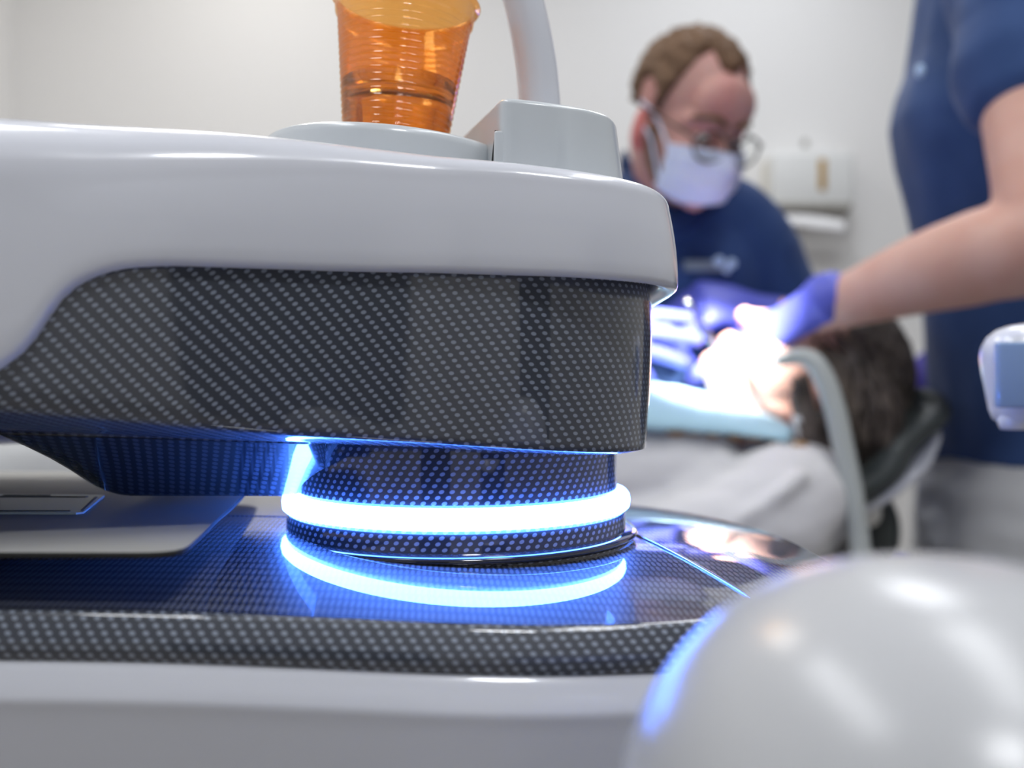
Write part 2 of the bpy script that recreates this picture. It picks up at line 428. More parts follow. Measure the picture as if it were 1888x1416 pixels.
# white cover
def rr(p): return table([(-0.3, 0.034), (-0.14, 0.024), (-0.06, 0.012), (0.0, 0.0075), (0.07, 0.0055)], p.x)
rings = []
def sring(offf, zf): return [V((q.x, q.y, E + zf(q))) for q in offset(shell_o, offf)]
zl = lambda p: tsm(ZL, p.x, 0.004); zt = lambda p: tsm(ZT, p.x, 0.02)
for off, dz in ((-0.012, 0.010), (-0.0105, 0.004), (-0.006, 0.0008), (-0.002, 0.0), (-0.0005, 0.0012), (0.0, 0.003)):
    rings.append(sring(off, lambda p, dz=dz: zl(p) + dz))
for t in (0.15, 0.3, 0.45, 0.6, 0.75, 0.9, 1.0):
    rings.append(sring(-0.0035 * t * t, lambda p, t=t: lerp(zl(p) + 0.003, zt(p) - rr(p), t)))
for a in (15, 30, 45, 60, 75, 90):
    s, c_ = math.sin(math.radians(a)), math.cos(math.radians(a))
    rings.append(sring(lambda p, c_=c_: -0.0035 - rr(p) * (1 - c_), lambda p, s=s: zt(p) - rr(p) * (1 - s)))
last = [V((p.x, p.y)) for p in rings[-1]]
for t in (0.25, 0.6, 0.97):
    rings.append([V((lerp(p.x, med(p).x, t), lerp(p.y, med(p).y, t), E + zt(p) + 0.001 * t)) for p in last])
add('arm_cover', loft(rings, cap1=True), 'white_plastic', unit, label='glossy white top cover of the swivel arm')
# underside fairing: bevel running back to the neck
top = []; bot = []
nx = 40
def zfa(x): return tsm(ZB, x) - tsm(BEV, x) + 0.0008
X0, X1 = -0.1885, -0.078
def front_y(x):
    for p, q in zip(housing_o, housing_o[1:]):
        if p.y < 0.42 and q.y < 0.42 and min(p.x, q.x) <= x <= max(p.x, q.x) and abs(q.x - p.x) > 1e-6:
            return lerp(p.y, q.y, (x - p.x) / (q.x - p.x))
    return 0.348
xs = [lerp(X0, X1, k / nx) for k in range(nx + 1)]
for x in xs: top.append(V((x + 0.0015, front_y(x) + tsm(BIN, x) * 0.92, E + zfa(x))))
for x in reversed(xs): top.append(V((x, 0.515, E + zfa(x))))
def corner(x):                                # rounded left end of the keel
    s = max(0.0, (X0 + 0.022 - x) / 0.022); return s ** 2.2
for x in xs: bot.append(V((x, 0.409, E - 0.0497 + 0.0065 * corner(x) - 0.001 * (x + 0.1))))
for x in reversed(xs): bot.append(V((x, 0.47, E - 0.0497 + 0.0065 * corner(x))))
rings = [[p.lerp(q, t) + V((0, 0.004 * math.sin(PI * t), 0)) for p, q in zip(top, bot)] for t in (0, 0.06, 0.25, 0.5, 0.75, 0.95, 1.0)]
add('arm_fairing', loft(rings, cap0=True, cap1=True), 'carbon_keel', unit, label='dark bevelled keel under the arm')
# swivel neck, light ring, collar
C3 = V((C.x, C.y, E))
add('swivel_neck', lathe([(0.02, -0.012), (0.0742, -0.012), (0.0745, -0.03), (0.0747, -0.047), (0.0752, -0.0485), (0.03, -0.0485)], C3, 160), 'carbon_neck', unit)
add('light_ring', lathe([(0.060, -0.0484), (0.0762, -0.0486), (0.0790, -0.0492), (0.0802, -0.0508), (0.0806, -0.0530), (0.0802, -0.0560), (0.0790, -0.0570), (0.060, -0.0572)], C3, 180), 'led', unit, label='glowing blue-white light ring')
add('collar', lathe([(0.05, -0.0572), (0.0782, -0.0572), (0.0786, -0.060), (0.0788, -0.0655), (0.0795, -0.067), (0.0815, -0.0678), (0.0824, -0.0690), (0.0826, -0.085)], C3, 180), 'carbon_neck', unit)
add('collar_lip', lathe([(0.0787, -0.0658), (0.0806, -0.0660), (0.0832, -0.0668), (0.0842, -0.0680), (0.0834, -0.0694), (0.0812, -0.0696)], C3, 180), 'dark_gloss', unit)
# carbon deck
def sclamp(x): return -0.11 + 0.025 * math.log(1 + math.exp((x + 0.11) / 0.025))
def zdeck(x, y):
    z = -0.0672 - 0.050 * (sclamp(x) - C.x)
    if y < 0.42: z -= 0.48 * (0.42 - y) ** 2
    if y > 0.46: z -= 0.25 * (y - 0.46) ** 2
    if x > 0.06: z -= 0.75 * (x - 0.06) ** 2
    return z
DC = V((-0.045, 0.443))
fr = [V((-0.46, 0.2915)), V((-0.3, 0.2912)), V((-0.15, 0.2905))]
deck_o = smooth_poly(resample(fr + superend(DC, 0.190, 0.153, 2.6, 60) + [V((-0.2, 0.596)), V((-0.46, 0.596))], 420), 6)
def dmed(p): return V((min(max(p.x, -0.32), 0.02), 0.443))
rings = []
lip_z = {}
def strip_drop(p): return 0.0055 * max(0.0, min(1.0, (p.x - 0.03) / 0.07)) ** 2
def zo(p): return E + zdeck(p.x, p.y)
rows = [(0.0035, -0.0148, 1), (0.0045, -0.0130, 1), (0.0046, -0.0085, 0), (0.0042, -0.0078, 0), (0.0016, -0.0016, 0), (0.0006, -0.0005, 0), (-0.001, 0.0, 0)]
for off, dz, low in rows:
    oo = offset(deck_o, off)
    rings.append([V((q.x, q.y, zo(p) + dz - (strip_drop(p) if low else 0))) for p, q in zip(deck_o, oo)])
base_ring = offset(deck_o, -0.001)
edge_rings, top_rings = rings, []
for t in (0.0, 0.05, 0.12, 0.2, 0.3, 0.4, 0.5, 0.6, 0.7, 0.8, 0.9, 0.985):
    r = []
    for p in base_ring:
        m_ = dmed(p); x, y = lerp(p.x, m_.x, t), lerp(p.y, m_.y, t); r.append(V((x, y, zo(V((x, y))))))
    top_rings.append(r)
add('deck_top', loft(top_rings, cap1=True, planar=True), 'carbon_deck', unit, label='glossy carbon-look deck mirroring the light ring')
add('deck_edge', loft(edge_rings), 'carbon_face', unit, label='carbon-look rim of the deck')
# seam running out from the collar across the deck
seam_pts = []
for k in range(15):
    t = k / 14; x = lerp(0.0585, 0.095, t); y = lerp(0.436, 0.30, t) - 0.004 * math.sin(PI * t)
    seam_pts.append(V((x, y, E + zdeck(x, y) + 0.0002)))
add('deck_seam', tube_mesh(seam_pts, [0.0008] * 15, n=8, sub=2), 'chrome', unit, label='thin bright joint line across the deck')
# white lower body
rings = []
prof = [(-0.004, 0.0005), (0.0026, 0.0003), (0.0040, -0.0008), (0.0052, -0.003), (0.0068, -0.0065), (0.0080, -0.0095), (0.0084, -0.0112), (0.0080, -0.0128), (0.0070, -0.018), (0.005, -0.05), (-0.01, -0.11), (-0.05, -0.17), (-0.075, -0.20)]
for off, dz in prof:
    oo = offset(deck_o, off)
    rings.append([V((q.x, q.y, zo(p) - 0.0148 - strip_drop(p) + dz)) for p, q in zip(deck_o, oo)])
low = [V((p.x, p.y)) for p in rings[-1]]
for z in (0.5, 0.06): rings.append([V((p.x * 0.8 - 0.02, 0.44 + (p.y - 0.44) * 0.9, z)) for p in low])
rings.append([V((p.x * 0.9 - 0.02, 0.44 + (p.y - 0.44) * 1.15, 0.05)) for p in low])
rings.append([V((p.x * 0.9 - 0.02, 0.44 + (p.y - 0.44) * 1.15, 0.0)) for p in low])
add('base_body', loft(rings, cap0=True, cap1=True), 'white_plastic', unit, label='white lower housing of the unit')
# cup stand on the arm
TILT = Matrix.Rotation(math.radians(4.4), 3, 'Y')
TC = V((-0.056, 0.441, E + 0.1085))
prof = [(0.0622, -0.045), (0.0612, -0.02), (0.0606, -0.004), (0.0600, -0.0015), (0.0588, -0.0003), (0.057, 0.0), (0.02, 0.0)]
rings = []
for r, z in prof:
    ring = []
    for k in range(120):
        a = 2 * PI * k / 120; x = min(r * math.cos(a), 0.0478); ring.append(TC + TILT @ V((x, r * math.sin(a), z)))
    rings.append(ring)
smooth_angle(add('cup_stand', loft(rings, cap0=True, cap1=True), 'grey_plastic', unit, label='pale grey rounded cup stand'), 40)
# filler block
def block(name, plan, ztop, zbot, rnd, flare, label=None, mt='grey_plastic'):
    pl = smooth_poly(resample([V(p) for p in plan], 120), 5); rings = []
    for t in (0, 0.25, 0.5, 0.75, 1.0):
        rings.append([V((q.x, q.y, E + lerp(zbot, ztop(p) - rnd, t))) for p, q in zip(pl, offset(pl, lambda p, t=t: flare(p) * (1 - t)))])
    for a in (18, 36, 54, 72, 90):
        s, c_ = math.sin(math.radians(a)), math.cos(math.radians(a))
        rings.append([V((q.x, q.y, E + ztop(p) - rnd * (1 - s))) for p, q in zip(pl, offset(pl, -rnd * (1 - c_)))])
    cx = sum(p.x for p in pl) / len(pl); cy = sum(p.y for p in pl) / len(pl)
    rings.append([V((lerp(p.x, cx, 0.9), lerp(p.y, cy, 0.9), p.z + 0.0005)) for p in rings[-1]])
    return add(name, loft(rings, cap0=True, cap1=True), mt, unit, label=label)
block('filler_block', ((-0.0046, 0.3815), (-0.0044, 0.3812), (0.012, 0.3812), (0.029, 0.3835), (0.0415, 0.390), (0.0460, 0.402), (0.047, 0.43), (0.045, 0.468), (-0.030, 0.468), (-0.0175, 0.425)),
      lambda p: 0.1190 - 0.105 * (p.x + 0.0036), 0.06, 0.0026, lambda p: 0.0065 if p.x > 0.02 else 0.0005, 'pale grey cup filler block')
block('filler_foot', ((-0.0075, 0.3833), (0.004, 0.3820), (0.006, 0.40), (-0.008, 0.40)), lambda p: 0.1055, 0.06, 0.0012, lambda p: 0.0008)
add('stand_gap', box_mesh((-0.0083, 0.402, E + 0.088), (0.0016, 0.034, 0.036), Matrix.Rotation(math.radians(6), 3, 'Y')), 'dark_gap', unit, smooth=False)
add('filler_spout', tube_mesh([P(1001, 300, .452), P(996, 210, .452), P(988, 120, .452), P(974, 40, .452), P(956, -25, .452), P(918, -105, .45), P(850, -165, .446), P(785, -170, .44), P(752, -135, .436)],
    [0.0104, 0.0103, 0.0102, 0.01, 0.0098, 0.0096, 0.0094, 0.0088, 0.0075], n=28, sub=8), 'white_plastic', unit, label='curved white water spout')

# ---------------------------------------------------------------- cup and water
cb = TC + TILT @ V((0.0008, -0.008, 0.0003))
prof = [(0.0005, 0.0), (0.0215, 0.0), (0.0232, 0.0008)]
nz = 120
for k in range(nz + 1):
    z = 0.0012 + 0.0675 * k / nz; r = lerp(0.0238, 0.0318, k / nz)
    if z > 0.060: r += 0.0012 * min(1, (z - 0.060) / 0.002)
    if z < 0.0595: r += 0.00040 * math.sin(2 * PI * z / 0.0030)
    prof.append((r, z))
prof += [(0.0345, 0.0690), (0.0352, 0.0702), (0.0345, 0.0713), (0.0330, 0.0710), (0.0322, 0.0695), (0.0238 - 0.0004, 0.0016), (0.0005, 0.0012)]
cup = add('drinking_cup', lathe(prof, cb, 96, TILT), 'orange_cup', base=cb, label='translucent orange ribbed plastic cup on the grey stand', cat='cup')
prof = [(0.0004, 0.0022), (0.0230, 0.0022)]
lev = 0.0315
for k in range(1, 11): prof.append((lerp(0.0231, 0.0231 + 0.0079 * lev / 0.0675, k / 10), lerp(0.0024, lev, k / 10)))
prof.append((0.0004, lev))
me = lathe(prof, cb, 64, TILT)
for v in me.vertices:
    loc = TILT.inverted() @ (v.co - cb)
    if loc.z > lev - 1e-4: v.co.z = cb.z + lev * 0.995 + 0.35 * (v.co.z - cb.z - lev)
add('drinking_water', me, 'water', base=cb, label='clear water standing in the orange cup', cat='water')

# ---------------------------------------------------------------- glass tray and sticker on the deck
gz = -0.0528
gp = [(-0.46, 0.291), (-0.113, 0.2890), (-0.1065, 0.2905), (-0.1045, 0.296), (-0.1090, 0.325), (-0.1160, 0.365), (-0.121, 0.40), (-0.128, 0.44), (-0.14, 0.50), (-0.15, 0.545), (-0.16, 0.56), (-0.46, 0.56)]
go = smooth_poly(resample([V(p) for p in gp], 260), 2)
rings = [[V((q.x, q.y, E + gz + dz)) for q in offset(go, off)] for off, dz in ((-0.002, -0.0023), (-0.0004, -0.0020), (0, -0.0015), (0, -0.0007), (-0.0004, -0.0001), (-0.0015, 0.0))]
me = loft(rings, cap0=True, cap1=True); me.materials.append(M['tray_glass']); me.materials.append(M['tray_rim'])
for p in me.polygons: p.material_index = 1 if abs(p.normal.z) < 0.9 else 0
gt = add('glass_tray', me, 'tray_glass', label='frosted grey glass tray with a rounded corner lying on the carbon deck', cat='glass tray')
smooth_angle(gt, 30)
add('tray_foot', box_mesh((-0.29, 0.455, E + gz - 0.0059), (0.24, 0.13, 0.0075), None, 0.002), 'dark_gap', gt)
st = [(-0.250, 0.3735), (-0.176, 0.3722), (-0.174, 0.3745), (-0.1905, 0.431), (-0.194, 0.4325), (-0.262, 0.436)]
rings = [[V((x, y, E + gz + dz)) for x, y in st] for dz in (0.0001, 0.0009)]
sk = add('label_card', loft(rings, cap0=True, cap1=True), 'sticker', base=(-0.22, 0.40, E + gz + 0.0001), smooth=False, label='pale mint label card with dark border lines on the glass tray', cat='label card')
for c, s, rz in (((-0.2168, 0.3775, E + gz + 0.001), (0.072, 0.0009, 0.0003), -0.01), ((-0.2255, 0.4245, E + gz + 0.001), (0.060, 0.0028, 0.0003), -0.02), ((-0.1835, 0.4005, E + gz + 0.001), (0.0011, 0.047, 0.0003), 0.31), ((-0.226, 0.4295, E + gz + 0.001), (0.022, 0.0012, 0.0003), -0.02)):
    add('printed_line', box_mesh(c, s, Matrix.Rotation(rz, 3, 'Z')), 'sticker_print', sk, smooth=False)

# ---------------------------------------------------------------- dome in the foreground
dc = V((0.0770, 0.165, E - 0.0945))
prof = [(0.046, -0.20), (0.050, -0.06), (0.0578, -0.02)]
for k in range(0, 25):
    a = PI / 2 * k / 24; n = 2.25
    prof.append((0.0595 * max(math.cos(a), 0) ** (2 / n) + 1e-5 * (k < 24), 0.0629 * math.sin(a) ** (2 / n)))
prof[-1] = (0.0003, prof[-1][1])
dome = empty('equipment_column', (dc.x, dc.y, 0), 'blurred glossy white dome-topped column standing closest to the lens', 'equipment column')
add('dome_cap', lathe(prof, dc, 96), 'dome_plastic', dome)
add('column', lathe([(0.042, -0.19), (0.042, -0.55), (0.042, 0.03 - dc.z), (0.13, 0.026 - dc.z), (0.14, 0.012 - dc.z), (0.14, -dc.z)], dc, 64), 'dome_plastic', dome)

# ---------------------------------------------------------------- small device at the right edge
D = 0.56
dev = empty('wall_arm_device', (0.345, D, 0), 'small rounded glossy white device with blue panel at the right picture edge', 'device')
c0 = P(1905, 690, D)
rings = []
for v, hw, hd in ((783, 0.30, 0.30), (780, 0.62, 0.62), (772, 0.74, 0.74), (755, 0.80, 0.82), (720, 0.87, 0.88), (690, 0.93, 0.93), (660, 0.97, 0.97), (640, 0.94, 0.95), (622, 0.84, 0.86), (608, 0.66, 0.70), (600, 0.44, 0.5), (596, 0.15, 0.2)):
    z = P(0, v, D).z; ring = []
    for k in range(48):
        a = 2 * PI * k / 48; n = 2.6; cs, sn = math.cos(a), math.sin(a)
        ring.append(V((c0.x + 0.0305 * hw * math.copysign(abs(cs) ** (2 / n), cs), D + 0.022 * hd * math.copysign(abs(sn) ** (2 / n), sn), z)))
    rings.append(ring)
add('device_body', loft(rings, cap0=True, cap1=True), 'white_plastic', dev)
pa = P(1842, 630, D - 0.0225); pb = P(1965, 752, D - 0.0225)
add('front_panel', box_mesh(((pa.x + pb.x) / 2, D - 0.0185, (pa.z + pb.z) / 2), (pb.x - pa.x, 0.006, pa.z - pb.z), None, 0.002), 'device_panel', dev, label='blue panel')
nz_ = P(1862, 782, D)
add('nozzle', lathe([(0.004, -0.0032), (0.0072, -0.003), (0.0085, 0.0), (0.0088, 0.008)], V((nz_.x, D - 0.004, nz_.z)), 32), 'white_plastic', dev)
add('carrier_arm', tube_mesh([c0 + V((0.02, 0.01, 0)), c0 + V((0.10, 0.02, 0.0)), c0 + V((0.14, 0.02, -0.06)), V((c0.x + 0.14, D + 0.02, 0.0))], [0.012] * 4, n=20), 'white_plastic', dev)

# ---------------------------------------------------------------- towel dispenser on the wall
wy = YB
disp = empty('towel_dispenser', (0.91, wy - 0.06, E + 0.53), 'white paper towel dispenser with amber slot on the back wall', 'dispenser')
zt_, zb_ = P(0, 276, 2.76).z, P(0, 378, 2.76).z
bm = bmesh.new(); box(bm, (0.91, wy - 0.066, (zt_ + zb_) / 2), (0.246, 0.13, zt_ - zb_), None, 0.014)
add('case', bm_mesh(bm), 'dispenser_white', disp)
add('side_panel', box_mesh((0.79, wy - 0.035, (zt_ + zb_) / 2), (0.012, 0.05, zt_ - zb_ - 0.01), None, 0.003), 'dispenser_side', disp)
q = P(1517, 322, 2.765)
add('level_window', box_mesh((q.x, wy - 0.132, q.z), (0.022, 0.006, 0.094), None, 0.002), 'amber_window', disp, label='amber level window')
q = P(1484, 262, 2.8)
add('lock', lathe([(0.009, 0), (0.009, 0.02), (0.007, 0.022)], V((q.x, q.y, q.z - 0.014)), 20), 'tray_grey', disp)
pts = []
rings = []
for k in range(9):
    t = k / 8; x = lerp(0.785, 1.02, t)
    dz = -0.01 - 0.004 * math.sin(PI * t) - 0.014 * t * (1 - t) * 2
    y1 = wy - 0.155 + 0.02 * t
    rings.append([V((x, wy - 0.002, zb_ + 0.006)), V((x, y1, zb_ + 0.006)), V((x + 0.0, y1 - 0.004, zb_ - 0.006)), V((x - 0.012 * (1 - t), y1 + 0.05, zb_ - 0.034 + 0.012 * t)), V((x, wy - 0.002, zb_ - 0.04 + 0.01 * t))])
add('chute', loft(rings, cap0=True, cap1=True), 'tray_grey', disp, smooth=False)
rings = []
for k in range(11):
    t = k / 10; u = lerp(1448, 1560, t); sag = 8 * math.sin(PI * t) + 22 * t * t
    a, b = P(u, 396 + 12 * t * t, 2.74), P(u - 3, 414 + sag * 0.8, 2.72)
    rings.append([a, a.lerp(b, 0.5) + V((0, -0.006, 0)), b, b + V((0, 0.004, 0.002)), a + V((0, 0.006, 0))])
add('paper_towel', loft(rings, cap0=True, cap1=True), 'paper', disp, label='white paper towel hanging from the slot')

# ---------------------------------------------------------------- people
def head_pieces(bm, mtx, neck=True, ear=0.0):
    s = len(bm.verts)
    ell(bm, (0, .015, .045), (.077, .097, .088)); ell(bm, (0, -.030, -.015), (.067, .065, .092)); ell(bm, (0, -.042, -.082), (.050, .046, .040))
    ell(bm, (0, -.072, -.103), (.024, .020, .018)); ell(bm, (0, -.075, .045), (.055, .03, .045))
    tube(bm, [(0, -.094, .006), (0, -.106, -.018), (0, -.116, -.036)], [.0085, .0095, .0125], n=12)
    for sx in (-1, 1):
        ell(bm, (sx * .012, -.106, -.038), (.009, .011, .008))
        tube(bm, [(sx * .008, -.092, .016), (sx * .030, -.088, .022), (sx * .054, -.066, .016)], [.010, .011, .009], n=10)
        ell(bm, (sx * .042, -.066, -.030), (.026, .026, .022))
        ell(bm, (sx * .032, -.078, .000), (.017, .0125, .0105))
        ell(bm, (sx * .082, .012, -.002 + ear), (.009, .021, .034), Matrix.Rotation(sx * 0.35, 3, 'Z'))
        ell(bm, (sx * .076, .004, -.028 + ear), (.007, .010, .012))
    ell(bm, (0, -.092, -.064), (.024, .014, .0065)); ell(bm, (0, -.090, -.076), (.021, .014, .0075))
    if neck: tube(bm, [(0, .022, -.05), (0, .026, -.12), (0, .03, -.17)], [.054, .053, .058], n=18)
    xform(bm, mtx, s)
def face_parts(mtx, parent):
    for sx in (-1, 1):
        bm = bmesh.new(); ell(bm, (sx * .032, -.0815, -.004), (.0135, .0115, .008), None, 16); xform(bm, mtx)
        e = add('eye', bm_mesh(bm), 'eye_white', parent)
        bm = bmesh.new(); ell(bm, (sx * .032, -.0918, -.0068), (.0055, .003, .0045), None, 12); xform(bm, mtx)
        add('iris', bm_mesh(bm), 'iris', e)
        add('eyebrow', tube_mesh([mtx @ V((sx * .012, -.1035, .022)), mtx @ V((sx * .032, -.1005, .029)), mtx @ V((sx * .055, -.077, .022))], [.004, .0045, .003], n=8), 'brown_hair' , parent)
def hair_cap(mtx, parent, T, m, thick=0.011, amp=0.006):
    """closed cap over the skull; T = hairline height by azimuth (0 = brow, 180 = nape)"""
    bm = bmesh.new(); nu, nv = 96, 64; c = V((0, .015, .045)); R = (.077, .097, .088)
    def pt(az, pol):
        d = V((math.sin(az) * math.sin(pol), -math.cos(az) * math.sin(pol), math.cos(pol)))
        a = abs(math.degrees(math.atan2(d.x, -d.y))); th = table(T, a)
        g = max(-1.0, min(1.0, (d.z - th) / 0.10)); t = thick * (0.5 + 0.5 * g) - 0.012 * (0.5 - 0.5 * g)
        q = V((d.x * 9, d.y * 5, d.z * 9))
        t += amp * max(g, 0) * (noise.noise(q) + 0.6 * noise.noise(q * 3.1))
        return mtx @ (c + V((d.x * (R[0] + t), d.y * (R[1] + t), d.z * (R[2] + t))))
    vs = [[bm.verts.new(pt(2 * PI * i / nu, PI * j / nv)) for i in range(nu)] for j in range(1, nv)]
    tp = bm.verts.new(pt(0, 0.0001)); bt = bm.verts.new(pt(0, PI))
    for j in range(nv - 2):
        for i in range(nu): bm.faces.new((vs[j][i], vs[j + 1][i], vs[j + 1][(i + 1) % nu], vs[j][(i + 1) % nu]))
    for i in range(nu):
        bm.faces.new((tp, vs[0][i], vs[0][(i + 1) % nu])); bm.faces.new((bt, vs[-1][(i + 1) % nu], vs[-1][i]))
    return add('hair', bm_mesh(bm), m, parent)
def basis(x, y, z, o, s=1.0):
    m = Matrix((x, y, z)).transposed().to_4x4(); m = m @ Matrix.Scale(s, 4); m.translation = o; return m
def frame(o, fwd, upv, s=1.0):               # local -Y looks along fwd, +Z near upv
    y = -V(fwd).normalized(); x = y.cross(V(upv)).normalized(); z = x.cross(y).normalized(); return basis(x, y, z, o, s)
def glove(name, wrist, along, back, parent, curls, side=1, spread=1.0, thumb=(0.7, 0.75, -0.25), s=1.0, tcurl=25, m='glove', cuff=None, mat_label=None):
    """five-fingered hand: along = towards the fingers, back = out of the back of the hand, side = +1 thumb on local +X"""
    y = V(along).normalized(); x = y.cross(V(back)).normalized(); z = x.cross(y).normalized()
    mtx = basis(x, y, z, V(wrist), s)
    bm = bmesh.new()
    tube(bm, [(0, -.055, 0), (0, -.02, 0), (0, .01, 0), (0, .045, .002), (0, .080, 0)], [(.031, .027), (.029, .024), (.031, .020), (.040, .0175), (.040, .0135)], n=20, up=V((0, 0, 1)))
    tube(bm, [(0, -.055, 0), (0, -.048, 0)], [(.0335, .031), (.0335, .031)], n=20)
    L = [(.031, .084, (.042, .026, .021), .0098), (.0105, .089, (.046, .029, .022), .0100), (-.0105, .086, (.043, .027, .021), .0096), (-.0300, .078, (.034, .021, .019), .0086)]
    for (fx, fy, seg, r), cu in zip(L, curls):
        fx *= side; p = V((fx, fy - .012, 0)); pts = [p.copy()]; ang = 0; rs = [r * 1.08]
        for k, ln in enumerate(seg):
            ang += math.radians(cu[k] if isinstance(cu, (tuple, list)) else cu)
            d = V((fx * spread * 4.0 * ln, math.cos(ang) * ln, -math.sin(ang) * ln)); p = p + d; pts.append(p.copy()); rs.append(r * (1 - 0.07 * (k + 1)))
        tube(bm, pts, rs, n=12, sub=4)
    p = V((side * .026, .018, -.006)); pts = [p.copy()]; d = V((side * thumb[0], thumb[1], thumb[2])).normalized()
    for ln, k in ((.040, 0), (.032, 1), (.026, 2)):
        d2 = V((d.x * math.cos(math.radians(tcurl * k)), d.y, d.z - 0.25 * k * math.sin(math.radians(tcurl)))).normalized(); p = p + d2 * ln; pts.append(p.copy())
    tube(bm, pts, [.015, .0135, .0112, .0098], n=12, sub=4)
    xform(bm, mtx)
    return add(name, merge(bm, 0.0028, 3), m, parent, label=mat_label)

# ---- dentist, bent over the patient
HD = frame(P(1268, 225, 1.36), (0.44, -0.78, -0.51), (0.17, -0.33, 0.90), 0.925)
def lx(sx): return .12 if sx > 0 else -.24
SH_L, SH_R = P(1404, 468, 1.50), P(1085, 430, 1.44)
bm = bmesh.new()
head_pieces(bm, HD, False, -.020)
tube(bm, [HD @ V((0, .03, -.05)), P(1232, 330, 1.43), P(1240, 420, 1.52)], [.058, .052, .050], n=18)
tube(bm, [P(1240, 430, 1.53), P(1262, 560, 1.55), P(1275, 800, 1.58), P(1275, 1050, 1.62)], [(.08, .05), (.15, .09), (.15, .10), (.15, .12)], n=24, up=V((0, -1, 0)))
tube(bm, [SH_R, P(1235, 430, 1.51), SH_L], [.045, .05, .045], n=16)
tube(bm, [SH_L, P(1462, 640, 1.50), P(1430, 720, 1.46), P(1420, 640, 1.44), P(1402, 592, 1.425)], [.046, .042, .040, .032, .027], n=16)
tube(bm, [SH_R, P(1010, 640, 1.42), P(960, 700, 1.34), P(1000, 650, 1.27), P(1030, 615, 1.225)], [.046, .042, .040, .032, .025], n=16)
hips = [P(1275, 1050, 1.62), P(1275, 1180, 1.64)]
tube(bm, [P(1275, 1040, 1.62), V((0.32, 1.66, 0.60)), V((0.32, 1.68, 0.52))], [.15, .16, .15], n=18)
for sx in (-1, 1):
    tube(bm, [V((0.32 + sx * .08, 1.64, 0.54)), V((0.32 + lx(sx) * .8, 1.44, 0.49)), V((0.32 + lx(sx), 1.34, 0.43)), V((0.32 + lx(sx), 1.40, 0.10)), V((0.32 + lx(sx), 1.30, 0.04))], [.085, .07, .06, .045, .04], n=14)
me = merge(bm, 0.0045, 5); me.materials.append(M['face_skin']); me.materials.append(M['ear_skin']); HI = HD.inverted()
for p in me.polygons:
    q = HI @ p.center
    if abs(q.x) > .0735 and -.066 < q.z < .016 and -.02 < q.y < .045: p.material_index = 1
dentist = add('person', me, 'face_skin', base=(0.32, 1.5, 0), label='person in navy polo, face mask and round glasses bending over the patient', cat='person')
face_parts(HD, dentist)
hair_cap(HD, dentist, [(0, .50), (14, .54), (30, .80), (48, .66), (60, .25), (68, -.12), (75, -.40), (80, -.05), (92, .12), (106, .05), (122, -.5), (180, -.62)], 'brown_hair', 0.009, 0.007)
for sx in (-1, 1):
    add('beard', tube_mesh([HD @ V((sx * .068, -.008, -.02)), HD @ V((sx * .063, -.018, -.055)), HD @ V((sx * .050, -.035, -.088))], [.009, .010, .009], n=10), 'brown_hair', dentist, label='short brown beard along the jaw')
bm = bmesh.new()
tube(bm, [P(1245, 392, 1.505), P(1258, 470, 1.535), P(1268, 600, 1.56), P(1275, 800, 1.59), P(1275, 1060, 1.63)], [(.105, .085), (.165, .115), (.17, .125), (.168, .13), (.17, .14)], n=28, up=V((0, -1, 0)))
tube(bm, [SH_R + V((.0, .0, .0)), P(1160, 400, 1.46), P(1245, 395, 1.50), P(1345, 412, 1.51), SH_L], [.062, .068, .078, .072, .064], n=18)
tube(bm, [SH_L, P(1440, 560, 1.505), P(1455, 620, 1.50)], [.064, .064, .066], n=18)
tube(bm, [SH_R, P(1040, 560, 1.43), P(1020, 610, 1.42)], [.064, .064, .066], n=18)
shirt = add('polo_shirt', merge(bm, 0.006, 6, (0.006, 9)), 'navy_shirt', dentist, label='navy blue polo shirt')
bm = bmesh.new()
tube(bm, [P(1275, 1050, 1.63), V((0.32, 1.66, 0.60)), V((0.32, 1.68, 0.52))], [.172, .178, .168], n=20)
for sx in (-1, 1):
    tube(bm, [V((0.32 + sx * .08, 1.64, 0.54)), V((0.32 + lx(sx) * .8, 1.44, 0.49)), V((0.32 + lx(sx), 1.34, 0.43)), V((0.32 + lx(sx), 1.40, 0.09))], [.105, .09, .08, .062], n=16)
add('trousers', merge(bm, 0.008, 4, (0.005, 10)), 'trousers', dentist)
for sx in (-1, 1):
    bm = bmesh.new(); x = 0.32 + lx(sx); tube(bm, [V((x, 1.42, .05)), V((x, 1.34, .05)), V((x, 1.20, .035))], [(.045, .048), (.047, .045), (.042, .032)], n=14)
    add('shoe', merge(bm, 0.006, 3), 'trousers', dentist)
for sx, pts in ((1, [P(1188, 352, 1.47), P(1215, 395, 1.40), P(1252, 408, 1.385), P(1300, 372, 1.40), P(1338, 352, 1.47)]), (-1, [P(1150, 300, 1.50), P(1165, 335, 1.44), P(1195, 372, 1.41)])):
    bm = bmesh.new(); tube(bm, pts, [(.008, .022)] * len(pts), n=12)
    add('collar', bm_mesh(bm), 'navy_collar', shirt)
q = P(1296, 491, 1.425)
add('chest_badge', box_mesh((q.x, 1.418, q.z), (.062, .006, .017), Matrix.Rotation(-0.05, 3, 'X'), .002), 'badge_grey', shirt, label='grey chest lettering patch')
for u, v, r in ((1326, 482, .0085), (1349, 486, .008), (1340, 498, .006)):
    q = P(u, v, 1.415); bm = bmesh.new(); ell(bm, q, (r, .003, r), None, 12); add('chest_emblem', bm_mesh(bm), 'badge_blue', shirt)
